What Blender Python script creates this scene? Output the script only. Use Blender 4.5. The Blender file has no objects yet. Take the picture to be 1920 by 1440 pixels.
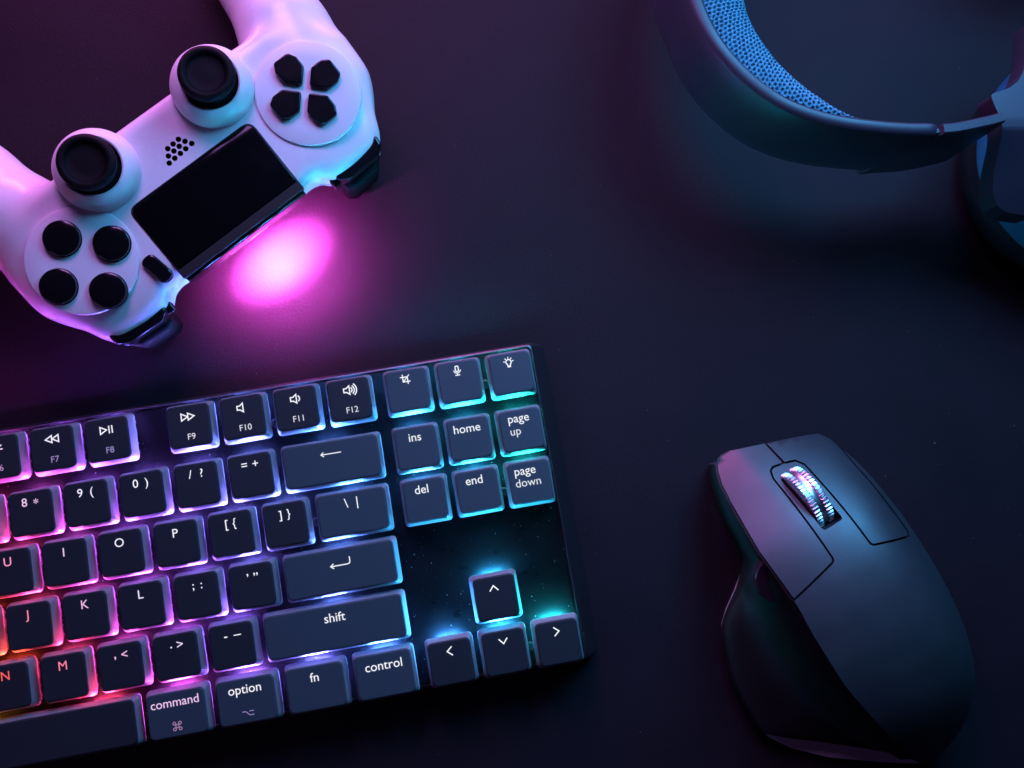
import bpy, bmesh, math, random
import numpy as np
from mathutils import Vector, Matrix

S = 0.001                       # everything below is drawn in millimetres
random.seed(4)
scene = bpy.context.scene
C = scene.collection
R = math.radians

# ------------------------------------------------------------------ camera
cam_d = bpy.data.cameras.new('camera')
cam = bpy.data.objects.new('camera', cam_d)
C.objects.link(cam)
cam_d.sensor_width = 36.0
cam_d.lens = 31.875
cam_d.clip_start = 0.01
cam_d.clip_end = 20
CAM = (61.468, 15.607, 345.644)
cam.matrix_world = Matrix(((0.99863, -0.00669, -0.05185, CAM[0] * S),
                           (0.0, 0.99178, -0.12796, CAM[1] * S),
                           (0.05227, 0.12778, 0.99042, CAM[2] * S),
                           (0, 0, 0, 1)))
cam_d.dof.use_dof = True
cam_d.dof.focus_distance = 0.318
cam_d.dof.aperture_fstop = 18.0
scene.camera = cam

# ------------------------------------------------------------------ world, lamps, exposure
w = bpy.data.worlds.new('World')
scene.world = w
w.use_nodes = True
w.node_tree.nodes['Background'].inputs['Color'].default_value = (0.10, 0.13, 0.30, 1)
w.node_tree.nodes['Background'].inputs['Strength'].default_value = 0.012


def area(name, loc, aim, size, size_y, power, col, spread=180):
    d = bpy.data.lights.new(name, 'AREA')
    d.shape = 'RECTANGLE'
    d.size = size * S
    d.size_y = size_y * S
    d.energy = power
    d.color = col
    d.spread = R(spread)
    o = bpy.data.objects.new(name, d)
    C.objects.link(o)
    o.location = Vector(loc) * S
    o.rotation_euler = (Vector(aim) - Vector(loc)).to_track_quat('-Z', 'Y').to_euler()
    return o


area('blue_softbox', (245, 300, 265), (180, 60, 0), 210, 210, 1.15, (0.09, 0.46, 1.0), 120)
area('purple_softbox', (-30, 400, 370), (60, 110, 0), 180, 180, 1.5, (0.70, 0.28, 1.0))
area('magenta_tube', (-70, 520, 90), (0, 110, 25), 420, 45, 2.2, (1.0, 0.22, 0.86))
area('violet_fill', (-420, -330, 420), (150, 20, 0), 260, 260, 0.22, (0.62, 0.28, 1.0))  # weak fill lamp, added to lift the strip of the mouse foot

vs = scene.view_settings
vs.view_transform = 'Standard'
vs.look = 'None'
vs.exposure = 0.0
vs.gamma = 1.0
scene.cycles.use_denoising = True
scene.cycles.caustics_reflective = False
scene.cycles.caustics_refractive = False
scene.cycles.max_bounces = 8
scene.cycles.sample_clamp_indirect = 6.0
scene.cycles.use_adaptive_sampling = True
scene.cycles.adaptive_threshold = 0.01


# ------------------------------------------------------------------ materials
def nodes(m):
    return m.node_tree.nodes, m.node_tree.links


def mat(name, col, rough=0.5, metal=0.0, spec=0.5, coat=0.0, grain=0.0, gscale=900.0,
        rvar=0.0, rscale=60.0, cvar=0.0, coat_rough=0.1):
    m = bpy.data.materials.new(name)
    m.use_nodes = True
    n, l = nodes(m)
    b = n['Principled BSDF']
    b.inputs['Base Color'].default_value = (*col, 1)
    b.inputs['Roughness'].default_value = rough
    b.inputs['Metallic'].default_value = metal
    b.inputs['Specular IOR Level'].default_value = spec
    b.inputs['Coat Weight'].default_value = coat
    b.inputs['Coat Roughness'].default_value = coat_rough
    tc = n.new('ShaderNodeTexCoord')
    if grain:
        t = n.new('ShaderNodeTexNoise')
        t.inputs['Scale'].default_value = gscale
        t.inputs['Detail'].default_value = 4
        bp = n.new('ShaderNodeBump')
        bp.inputs['Strength'].default_value = grain
        bp.inputs['Distance'].default_value = 0.0002
        l.new(tc.outputs['Object'], t.inputs['Vector'])
        l.new(t.outputs['Fac'], bp.inputs['Height'])
        l.new(bp.outputs['Normal'], b.inputs['Normal'])
    if rvar or cvar:
        t = n.new('ShaderNodeTexNoise')
        t.inputs['Scale'].default_value = rscale
        t.inputs['Detail'].default_value = 6
        l.new(tc.outputs['Object'], t.inputs['Vector'])
        if rvar:
            mr = n.new('ShaderNodeMapRange')
            mr.inputs['From Min'].default_value = 0.3
            mr.inputs['From Max'].default_value = 0.7
            mr.inputs['To Min'].default_value = max(0.02, rough - rvar)
            mr.inputs['To Max'].default_value = min(1.0, rough + rvar)
            l.new(t.outputs['Fac'], mr.inputs['Value'])
            l.new(mr.outputs['Result'], b.inputs['Roughness'])
        if cvar:
            cr = n.new('ShaderNodeValToRGB')
            cr.color_ramp.elements[0].position = 0.3
            cr.color_ramp.elements[1].position = 0.7
            cr.color_ramp.elements[0].color = (*[c * (1 - cvar) for c in col], 1)
            cr.color_ramp.elements[1].color = (*[min(1, c * (1 + cvar)) for c in col], 1)
            l.new(t.outputs['Fac'], cr.inputs['Fac'])
            l.new(cr.outputs['Color'], b.inputs['Base Color'])
    return m


def glow(name, col, strength, base=0.04):
    m = bpy.data.materials.new(name)
    m.use_nodes = True
    n, l = nodes(m)
    b = n['Principled BSDF']
    b.inputs['Base Color'].default_value = (base, base, base, 1)
    b.inputs['Emission Color'].default_value = (*col, 1)
    b.inputs['Emission Strength'].default_value = strength
    return m


def desk_material():
    m = mat('desk_leatherette', (0.0145, 0.0104, 0.0138), 0.62, spec=0.08, rvar=0.05, rscale=30, cvar=0.10)
    n, l = nodes(m)
    b = n['Principled BSDF']
    tc = n.new('ShaderNodeTexCoord')
    v = n.new('ShaderNodeTexVoronoi')
    v.inputs['Scale'].default_value = 1100
    t = n.new('ShaderNodeTexNoise')
    t.inputs['Scale'].default_value = 2600
    mx = n.new('ShaderNodeMath')
    mx.operation = 'ADD'
    bp = n.new('ShaderNodeBump')
    bp.inputs['Strength'].default_value = 0.16
    bp.inputs['Distance'].default_value = 0.0004
    l.new(tc.outputs['Object'], v.inputs['Vector'])
    l.new(tc.outputs['Object'], t.inputs['Vector'])
    l.new(v.outputs['Distance'], mx.inputs[0])
    l.new(t.outputs['Fac'], mx.inputs[1])
    l.new(mx.outputs[0], bp.inputs['Height'])
    l.new(bp.outputs['Normal'], b.inputs['Normal'])
    return m


M = {}
M['desk'] = desk_material()
M['white_plastic'] = mat('white_plastic', (0.70, 0.70, 0.72), 0.27, grain=0.05, gscale=2500, rvar=0.05, rscale=40)
M['white_satin'] = mat('white_satin', (0.68, 0.69, 0.71), 0.45, grain=0.05, gscale=2500)
M['black_gloss'] = mat('black_gloss', (0.005, 0.005, 0.006), 0.16, spec=0.4, coat=0.15, rvar=0.05, rscale=120)
M['touch_black'] = mat('touch_black', (0.003, 0.003, 0.004), 0.14, spec=0.22, rvar=0.03, rscale=120)
M['rubber'] = mat('rubber', (0.004, 0.004, 0.005), 0.65, spec=0.12, grain=0.2, gscale=3000)
M['hole_black'] = mat('hole_black', (0.003, 0.003, 0.003), 0.8)
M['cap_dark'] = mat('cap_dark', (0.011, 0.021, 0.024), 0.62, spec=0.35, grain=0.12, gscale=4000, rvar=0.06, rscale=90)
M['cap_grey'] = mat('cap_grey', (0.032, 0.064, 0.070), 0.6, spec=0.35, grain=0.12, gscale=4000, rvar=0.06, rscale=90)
M['cap_side'] = mat('cap_side', (0.21, 0.215, 0.225), 0.42, spec=0.5, grain=0.12, gscale=4000)  # far lighter than the tops: LED glow on the sides put into the colour
M['plate'] = mat('plate_black', (0.0035, 0.0035, 0.004), 0.36, spec=0.12, grain=0.25, gscale=2200, rvar=0.1, rscale=150)
M['case'] = mat('case_black', (0.014, 0.014, 0.016), 0.3, spec=0.8, grain=0.08, gscale=2500)
M['housing'] = mat('switch_plastic', (0.13, 0.13, 0.14), 0.25)
M['clip'] = mat('clip_dark', (0.01, 0.01, 0.01), 0.5)
M['screw'] = mat('screw_black', (0.03, 0.03, 0.03), 0.3, metal=0.6)
M['dust'] = mat('dust', (0.55, 0.55, 0.55), 0.9)
M['mouse'] = mat('mouse_plastic', (0.020, 0.028, 0.031), 0.44, spec=0.7, grain=0.15, gscale=3500, rvar=0.05, rscale=70)
M['mouse_rubber'] = mat('mouse_rubber', (0.008, 0.008, 0.009), 0.62, spec=0.2, grain=0.15, gscale=3500)
M['mouse_base'] = mat('mouse_base', (0.42, 0.42, 0.45), 0.42, spec=0.5, grain=0.05)
M['gap'] = mat('gap_black', (0.003, 0.003, 0.003), 0.7)
M['steel'] = mat('steel', (0.88, 0.88, 0.90), 0.33, metal=1.0, rvar=0.04, rscale=200)
M['band'] = mat('band_plastic', (0.028, 0.019, 0.032), 0.45, spec=0.45, grain=0.08, gscale=2500, rvar=0.06, rscale=60)
M['mesh_fabric'] = mat('mesh_fabric', (0.06, 0.22, 0.29), 0.85, spec=0.15, grain=0.3, gscale=5000, cvar=0.15, rscale=400)  # light fabric, with the blue of the lamp put into its colour
M['cup_blue_lit'] = mat('cup_blue_lit', (0.03, 0.15, 0.26), 0.6, spec=0.3)  # blue light on the cup put into its base colour
M['cup_dark'] = mat('cup_dark', (0.008, 0.008, 0.009), 0.6, spec=0.25)


# ------------------------------------------------------------------ mesh helpers
def mesh_of(name, verts, faces, mats, fmat=None, smooth=True, sharp=35):
    me = bpy.data.meshes.new(name)
    me.from_pydata([(x * S, y * S, z * S) for x, y, z in verts], [], faces)
    if not isinstance(mats, (list, tuple)):
        mats = [mats]
    for m in mats:
        me.materials.append(m)
    if fmat is not None:
        me.polygons.foreach_set('material_index', fmat)
    me.validate()
    me.update()
    if smooth:
        me.shade_smooth()
        me.set_sharp_from_angle(angle=R(sharp))
        for p in me.polygons:
            if len(p.vertices) > 6:
                p.use_smooth = False
    return me


def put(name, me, parent=None, loc=(0, 0, 0), rz=0.0, rot=None):
    o = bpy.data.objects.new(name, me)
    C.objects.link(o)
    o.location = Vector(loc) * S
    o.rotation_euler = rot if rot else (0, 0, rz)
    if parent:
        o.parent = parent
    return o


def thing(name, label, cat, loc=(0, 0, 0), rot=(0, 0, 0)):
    o = bpy.data.objects.new(name, None)
    C.objects.link(o)
    o.empty_display_size = 0.01
    o.location = Vector(loc) * S
    o.rotation_euler = rot
    o['label'] = label
    o['category'] = cat
    return o


def circle(r, n=48, cx=0, cy=0):
    return [(cx + r * math.cos(2 * math.pi * i / n), cy + r * math.sin(2 * math.pi * i / n)) for i in range(n)]


def round_poly(pts, r, n=5):
    out = []
    k = len(pts)
    for i in range(k):
        p = Vector(pts[i])
        a = Vector(pts[i - 1]) - p
        b = Vector(pts[(i + 1) % k]) - p
        ri = r[i] if isinstance(r, (list, tuple)) else r
        if ri <= 0:
            out.append(tuple(p))
            continue
        ang = a.angle(b)
        d = min(ri / max(math.tan(ang / 2), 1e-3), a.length * 0.48, b.length * 0.48)
        p0 = p + a.normalized() * d
        p1 = p + b.normalized() * d
        for j in range(n + 1):
            t = j / n
            q = p0 * (1 - t) ** 2 + p * 2 * t * (1 - t) + p1 * t ** 2
            out.append((q.x, q.y))
    return out


def rrect(hx, hy, r, n=5, cx=0, cy=0):
    return [(x + cx, y + cy) for x, y in round_poly([(-hx, -hy), (hx, -hy), (hx, hy), (-hx, hy)], r, n)]


def offset_poly(pts, d):
    """move a counter-clockwise outline inwards by d"""
    k = len(pts)
    out = []
    for i in range(k):
        a = Vector(pts[i - 1])
        b = Vector(pts[i])
        c = Vector(pts[(i + 1) % k])
        e1 = (b - a)
        e2 = (c - b)
        if e1.length < 1e-6:
            e1 = e2
        if e2.length < 1e-6:
            e2 = e1
        e1 = e1.normalized()
        e2 = e2.normalized()
        nrm = Vector((-e1.y - e2.y, e1.x + e2.x))
        if nrm.length < 1e-6:
            nrm = Vector((-e1.y, e1.x))
        nrm.normalize()
        c_ = max(0.45, nrm.dot(Vector((-e1.y, e1.x))))
        out.append((b.x + nrm.x * d / c_, b.y + nrm.y * d / c_))
    return out


def ring_loft(rings, cap_top=True, cap_bottom=True):
    """rings: list of equal-length point lists (x,y,z) from bottom to top"""
    v = [p for r_ in rings for p in r_]
    k = len(rings[0])
    f = []
    for a in range(len(rings) - 1):
        for i in range(k):
            j = (i + 1) % k
            f.append((a * k + i, a * k + j, (a + 1) * k + j, (a + 1) * k + i))
    if cap_bottom:
        f.append(tuple(range(k))[::-1])
    if cap_top:
        f.append(tuple((len(rings) - 1) * k + i for i in range(k)))
    return v, f


def prism_vf(outline, z0, z1, bev=0.5, nb=3, bottom_bev=0.0):
    rings = []
    if bottom_bev:
        rings.append([(x, y, z0) for x, y in offset_poly(outline, bottom_bev)])
        rings.append([(x, y, z0 + bottom_bev) for x, y in outline])
    else:
        rings.append([(x, y, z0) for x, y in outline])
    for i in range(nb + 1):
        a = math.pi / 2 * i / nb
        d = bev * (1 - math.cos(a))
        rings.append([(x, y, z1 - bev + bev * math.sin(a)) for x, y in (offset_poly(outline, d) if d > 1e-6 else outline)])
    return ring_loft(rings)


def prism(name, outline, z0, z1, m, parent, bev=0.5, nb=3, bottom_bev=0.0, loc=(0, 0, 0), rz=0.0, sharp=35, rot=None):
    v, f = prism_vf(outline, z0, z1, bev, nb, bottom_bev)
    return put(name, mesh_of(name, v, f, m, sharp=sharp), parent, loc, rz, rot)


def lathe_vf(profile, n=64):
    rings = [[(r * math.cos(2 * math.pi * i / n), r * math.sin(2 * math.pi * i / n), z) for i in range(n)] for r, z in profile]
    return ring_loft(rings)


def lathe(name, profile, m, parent, loc=(0, 0, 0), rot=None, n=64, sharp=40):
    v, f = lathe_vf(profile, n)
    return put(name, mesh_of(name, v, f, m, sharp=sharp), parent, loc, 0, rot)


def stroke_vf(pts, wd, closed=False):
    """flat ribbon of width wd along a 2-D polyline with mitred corners and round ends"""
    k = len(pts)
    P = [Vector(p) for p in pts]
    L, Rr = [], []
    for i in range(k):
        if closed:
            a, b = P[i - 1], P[(i + 1) % k]
        else:
            a, b = P[max(0, i - 1)], P[min(k - 1, i + 1)]
        e1 = (P[i] - a)
        e2 = (b - P[i])
        if e1.length < 1e-9:
            e1 = e2
        if e2.length < 1e-9:
            e2 = e1
        e1 = e1.normalized()
        e2 = e2.normalized()
        n = Vector((-e1.y - e2.y, e1.x + e2.x))
        n.normalize()
        c_ = max(0.4, n.dot(Vector((-e1.y, e1.x))))
        n = n * (wd / 2 / c_)
        q = P[i].copy()
        if not closed and i == 0:
            q -= e2 * wd * 0.3
        if not closed and i == k - 1:
            q += e1 * wd * 0.3
        L.append(q + n)
        Rr.append(q - n)
    v = [(p.x, p.y, 0) for p in L] + [(p.x, p.y, 0) for p in Rr]
    f = []
    for i in range(k if closed else k - 1):
        j = (i + 1) % k
        f.append((k + i, k + j, j, i))
    return v, f


def merge_vf(parts):
    V, F = [], []
    for v, f in parts:
        o = len(V)
        V += v
        F += [tuple(i + o for i in q) for q in f]
    return V, F


def arc(cx, cy, r, a0, a1, n=10):
    return [(cx + r * math.cos(R(a0 + (a1 - a0) * i / n)), cy + r * math.sin(R(a0 + (a1 - a0) * i / n))) for i in range(n + 1)]


def grid_patch_bm(outline, step, frame=None):
    """a flat polygon cut into a fine net, so that it can be bent over a surface"""
    bm = bmesh.new()
    vs_ = [bm.verts.new((x, y, 0)) for x, y in outline]
    bm.faces.new(vs_)
    xs = [p[0] for p in outline]
    ys = [p[1] for p in outline]
    x = min(xs) + step * 0.51
    while x < max(xs):
        bmesh.ops.bisect_plane(bm, geom=bm.verts[:] + bm.edges[:] + bm.faces[:], plane_co=(x, 0, 0), plane_no=(1, 0, 0), dist=1e-4)
        x += step
    y = min(ys) + step * 0.51
    while y < max(ys):
        bmesh.ops.bisect_plane(bm, geom=bm.verts[:] + bm.edges[:] + bm.faces[:], plane_co=(0, y, 0), plane_no=(0, 1, 0), dist=1e-4)
        y += step
    return bm


def surf_patch(name, outline, hfun, thick, m, parent=None, step=2.0, edge=0.25, up=0.0, link=True):
    """a plate with a crisp outline, bent over z = hfun(x, y), edges eased by `edge`"""
    bm = grid_patch_bm(outline, step)
    if edge > 0:
        bmesh.ops.inset_region(bm, faces=bm.faces[:], thickness=edge, use_even_offset=True, use_boundary=True)
    bnd = {v for e in bm.edges if e.is_boundary for v in e.verts}
    for v in bm.verts:
        v.co.z = hfun(v.co.x, v.co.y) + up - (edge * 0.8 if v in bnd else 0)
    top = bm.faces[:]
    ret = bmesh.ops.extrude_face_region(bm, geom=top)
    nv = [g for g in ret['geom'] if isinstance(g, bmesh.types.BMVert)]
    # the extruded copy becomes the top again; push the old faces down
    newset = set(nv)
    for v in bm.verts:
        if v not in newset:
            v.co.z -= thick
    bmesh.ops.recalc_face_normals(bm, faces=bm.faces[:])
    for v in bm.verts:
        v.co *= S
    me = bpy.data.meshes.new(name)
    bm.to_mesh(me)
    bm.free()
    me.materials.append(m)
    me.shade_smooth()
    me.set_sharp_from_angle(angle=R(50))
    if not link:
        return me
    return put(name, me, parent)


def catmull(pts, per=8):
    P = [Vector(p) for p in pts]
    P = [P[0] * 2 - P[1]] + P + [P[-1] * 2 - P[-2]]
    out = []
    for i in range(1, len(P) - 2):
        for j in range(per):
            t = j / per
            a, b, c, d = P[i - 1], P[i], P[i + 1], P[i + 2]
            out.append(0.5 * ((2 * b) + (c - a) * t + (2 * a - 5 * b + 4 * c - d) * t * t + (3 * b - a - 3 * c + d) * t ** 3))
    out.append(P[-2])
    return out


def interp(tab, x):
    xs = [a for a, b in tab]
    ys = [b for a, b in tab]
    return float(np.interp(x, xs, ys))


class Smooth:
    """monotone-ish smooth table lookup (cubic Hermite)"""
    def __init__(self, tab):
        tab = sorted(tab)
        self.x = [a for a, b in tab]
        self.y = [b for a, b in tab]
        k = len(tab)
        d = [(self.y[i + 1] - self.y[i]) / (self.x[i + 1] - self.x[i]) for i in range(k - 1)]
        self.m = [d[0]] + [0.0 if d[i - 1] * d[i] <= 0 else 2 * d[i - 1] * d[i] / (d[i - 1] + d[i]) for i in range(1, k - 1)] + [d[-1]]

    def __call__(self, x):
        X = self.x
        if x <= X[0]:
            return self.y[0]
        if x >= X[-1]:
            return self.y[-1]
        i = max(j for j in range(len(X) - 1) if X[j] <= x)
        h = X[i + 1] - X[i]
        t = (x - X[i]) / h
        return ((2 * t ** 3 - 3 * t * t + 1) * self.y[i] + (t ** 3 - 2 * t * t + t) * h * self.m[i]
                + (-2 * t ** 3 + 3 * t * t) * self.y[i + 1] + (t ** 3 - t * t) * h * self.m[i + 1])


def boolean_diff(me, cutters, mats):
    o = bpy.data.objects.new('tmp', me)
    C.objects.link(o)
    tmp = []
    for c in cutters:
        k = bpy.data.objects.new('tmpc', c)
        C.objects.link(k)
        tmp.append(k)
        md = o.modifiers.new('b', 'BOOLEAN')
        md.operation = 'DIFFERENCE'
        md.solver = 'MANIFOLD'
        md.object = k
        md.material_mode = 'TRANSFER'
    dg = bpy.context.evaluated_depsgraph_get()
    out = bpy.data.meshes.new_from_object(o.evaluated_get(dg))
    for k in tmp + [o]:
        bpy.data.objects.remove(k)
    return out


# ------------------------------------------------------------------ desk
v = [(-700, -500, 0), (900, -500, 0), (900, 800, 0), (-700, 800, 0), (-700, -500, -25), (900, -500, -25), (900, 800, -25), (-700, 800, -25)]
f = [(0, 1, 2, 3), (7, 6, 5, 4), (0, 4, 5, 1), (1, 5, 6, 2), (2, 6, 7, 3), (3, 7, 4, 0)]
desk = put('desk', mesh_of('desk', v, f, M['desk'], smooth=False))
desk['kind'] = 'structure'
desk_dust = []
for i in range(170):
    s_ = random.choice((.06, .08, .1, .14))
    x, y, z = random.uniform(-110, 285), random.uniform(-80, 215), 0.02
    desk_dust.append(([(x - s_, y - s_ * .6, z), (x + s_, y - s_ * .3, z), (x + s_ * .2, y + s_, z), (x, y, z + s_)], [(0, 2, 1), (0, 1, 3), (1, 2, 3), (2, 0, 3)]))
dd = put('dust_specks', mesh_of('dust_specks', *merge_vf(desk_dust), M['dust'], smooth=False), desk)
dd['kind'] = 'stuff'
desk['label'] = 'black fine grained leatherette desk top under the gaming gear'

# ------------------------------------------------------------------ keyboard
KB_RZ = R(9.86)
U = 19.05
kb = thing('keyboard', 'black backlit mechanical keyboard with rainbow glow under slate keycaps', 'keyboard', (0, 0, 0), (0, 0, KB_RZ))
PLATE = 10.2
KTOP = 18.5
SK = 13.5                     # lower rim of a keycap
XL, XR, YB, YT = -262.0, 102.6, -58.6, 59.0

# case: a shallow tray with a bevelled wall round the plate
def case_ring(z, right, other, r=2.0):
    a, b, c, d = XL + other, XR - right, YB + other, YT - other
    return [(x, y, z) for x, y in rrect((b - a) / 2, (d - c) / 2, r, 5, (a + b) / 2, (c + d) / 2)]


rings = [case_ring(0.6, 2.5, 2.5), case_ring(2.2, 0.4, 0.6), case_ring(2.9, 0.0, 0.0), case_ring(3.4, 0.25, 0.0), case_ring(9.5, 4.2, 0.0),
         case_ring(10.5, 4.9, 0.85), case_ring(10.72, 5.2, 1.15), case_ring(10.75, 5.5, 1.5), case_ring(9.0, 5.6, 1.7)]
v, f = ring_loft(rings)
put('case', mesh_of('case', v, f, M['case'], sharp=50), kb)
prism('plate', rrect((XR - 4 - XL) / 2 - 2.3, (YT - YB) / 2 - 2.2, 1.5, 4, (XR - 4 + XL) / 2, (YT + YB) / 2), 8.5, PLATE, M['plate'], kb, bev=0.3, nb=2)
for fx, fy in ((-240, -50), (90, -50), (-240, 50), (90, 50)):
    lathe('rubber_foot', [(5, 0), (5.5, 0.3), (5.5, 1.5)], M['rubber'], kb, (fx, fy, 0), n=20)


def ramp(t, stops):
    for i in range(len(stops) - 1):
        if t <= stops[i + 1][0]:
            a, b = stops[i], stops[i + 1]
            k = max(0.0, (t - a[0]) / (b[0] - a[0]))
            return tuple(a[1][j] * (1 - k) + b[1][j] * k for j in range(3))
    return stops[-1][1]


STOPS = [(-72, (1, .34, .02)), (-57, (1, .18, .03)), (-42, (1, .04, .03)), (-27, (1, .05, .18)), (-13, (.92, .06, .50)), (0, (.74, .08, .78)),
         (20, (.42, .10, 1)), (40, (.27, .13, 1)), (60, (.20, .16, 1)), (80, (.14, .20, 1)), (105, (.08, .25, 1)), (130, (.05, .34, 1)),
         (152, (.03, .47, .95)), (168, (.015, .58, .66)), (186, (.008, .60, .46))]


def wave(x, y):
    k = 0.55 if x < -40 else (0.10 if x > 30 else 0.55 - 0.45 * (x + 40) / 70)
    return x + 87 + k * (y - 27)


def led_colour(x, y):
    """colour wave across the board: keyboard millimetres -> linear rgb"""
    return ramp(wave(x, y), STOPS)


def cap_mesh(wu, m_top, name):
    hx = wu * U / 2
    bx, by = hx - 0.95, U / 2 - 0.95
    tx, ty = hx - 2.05, U / 2 - 2.05
    def rr(a, b, r):
        return rrect(a, b, r, 5)
    rings = [[(x, y, SK + 1.0) for x, y in rr(bx - 1.0, by - 1.0, 1.4)],
             [(x, y, SK) for x, y in rr(bx - 0.9, by - 0.9, 1.4)],
             [(x, y, SK) for x, y in rr(bx, by, 1.7)],
             [(x, y, SK + 1.2) for x, y in rr(bx - 0.12, by - 0.12, 1.8)],
             [(x, y, KTOP - 0.5) for x, y in rr(tx + 0.08, ty + 0.08, 2.0)],
             [(x, y, KTOP - 0.22) for x, y in rr(tx - 0.05, ty - 0.05, 2.0)],
             [(x, y, KTOP - 0.05) for x, y in rr(tx - 0.22, ty - 0.22, 1.9)],
             [(x, y, KTOP) for x, y in rr(tx - 0.5, ty - 0.5, 1.7)]]
    v, f = ring_loft(rings, True, True)
    k = len(rings[0])
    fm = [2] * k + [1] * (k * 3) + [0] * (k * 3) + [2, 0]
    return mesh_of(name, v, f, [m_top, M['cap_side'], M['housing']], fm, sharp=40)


cap_cache = {}


def get_cap(wu, grey):
    if (wu, grey) not in cap_cache:
        cap_cache[(wu, grey)] = cap_mesh(wu, M['cap_grey'] if grey else M['cap_dark'], 'keycap')
    return cap_cache[(wu, grey)]


# switch: clear housing with a stepped rim and dark clips, and the lamp under the north rim of the cap
def rbox_vf(x0, x1, y0, y1, z0, z1):
    v = [(x0, y0, z0), (x1, y0, z0), (x1, y1, z0), (x0, y1, z0), (x0, y0, z1), (x1, y0, z1), (x1, y1, z1), (x0, y1, z1)]
    f = [(3, 2, 1, 0), (4, 5, 6, 7), (0, 1, 5, 4), (1, 2, 6, 5), (2, 3, 7, 6), (3, 0, 4, 7)]
    return v, f


hv, hf = merge_vf([ring_loft([[(x, y, PLATE) for x, y in rrect(7.5, 7.4, 0.8, 2)], [(x, y, PLATE + 0.9) for x, y in rrect(7.5, 7.4, 0.8, 2)],
                              [(x, y, PLATE + 1.1) for x, y in rrect(6.9, 6.9, 0.8, 2)], [(x, y, PLATE + 1.5) for x, y in rrect(6.6, 6.6, 0.8, 2)]])]
                  + [rbox_vf(7.4, 7.75, y0, y0 + dy, PLATE, PLATE + 1.3) for y0, dy in ((-6.0, 1.2), (-2.6, 0.7), (0.6, 2.8), (5.0, 1.0))])
ME_HOUSING = mesh_of('switch_housing', hv, hf, M['housing'], sharp=30)
cv, cf = merge_vf([rbox_vf(6.95, 7.68, y0, y0 + dy, PLATE + 0.8, PLATE + 1.6) for y0, dy in ((-5.6, 1.1), (3.0, 1.2))]
                  + [rbox_vf(6.9, 7.62, -1.6, 1.5, PLATE + 0.7, PLATE + 1.3)])
ME_CLIP = mesh_of('clip', cv, cf, M['clip'], smooth=False)
lv, lf = rbox_vf(-4.0, 4.0, 4.4, 7.8, PLATE + 1.55, PLATE + 2.5)
ME_LED = mesh_of('led', lv, lf, [M['housing'], M['clip'], M['housing']], [1, 0, 1, 2, 2, 2], smooth=False)

leg_mats = {}


def legend_mat(c, t, dim):
    """backlit legend, white with a tint of the lamp below, stronger on the red side"""
    k = 0.08 + 0.86 * max(0.0, min(1.0, (26 - t) / 60)) if dim > 0.8 else 0.6
    q = tuple(round(1 - k + k * a, 2) for a in c) + (dim,)
    if q not in leg_mats:
        leg_mats[q] = glow('legend', q[:3], 0.95 * dim)
    return leg_mats[q]


def text_vf(s, size, fat=0.0):
    cu = bpy.data.curves.new('txt', 'FONT')
    cu.body = s
    cu.size = size
    cu.align_x = 'CENTER'
    cu.align_y = 'CENTER'
    cu.offset = fat
    cu.resolution_u = 4
    cu.space_line = 0.85
    o = bpy.data.objects.new('txt', cu)
    C.objects.link(o)
    dg = bpy.context.evaluated_depsgraph_get()
    me = bpy.data.meshes.new_from_object(o.evaluated_get(dg))
    v = [tuple(p.co) for p in me.vertices]
    f = [tuple(p.vertices) for p in me.polygons]
    bpy.data.objects.remove(o)
    bpy.data.curves.remove(cu)
    bpy.data.meshes.remove(me)
    return v, f


W = 0.34


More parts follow.
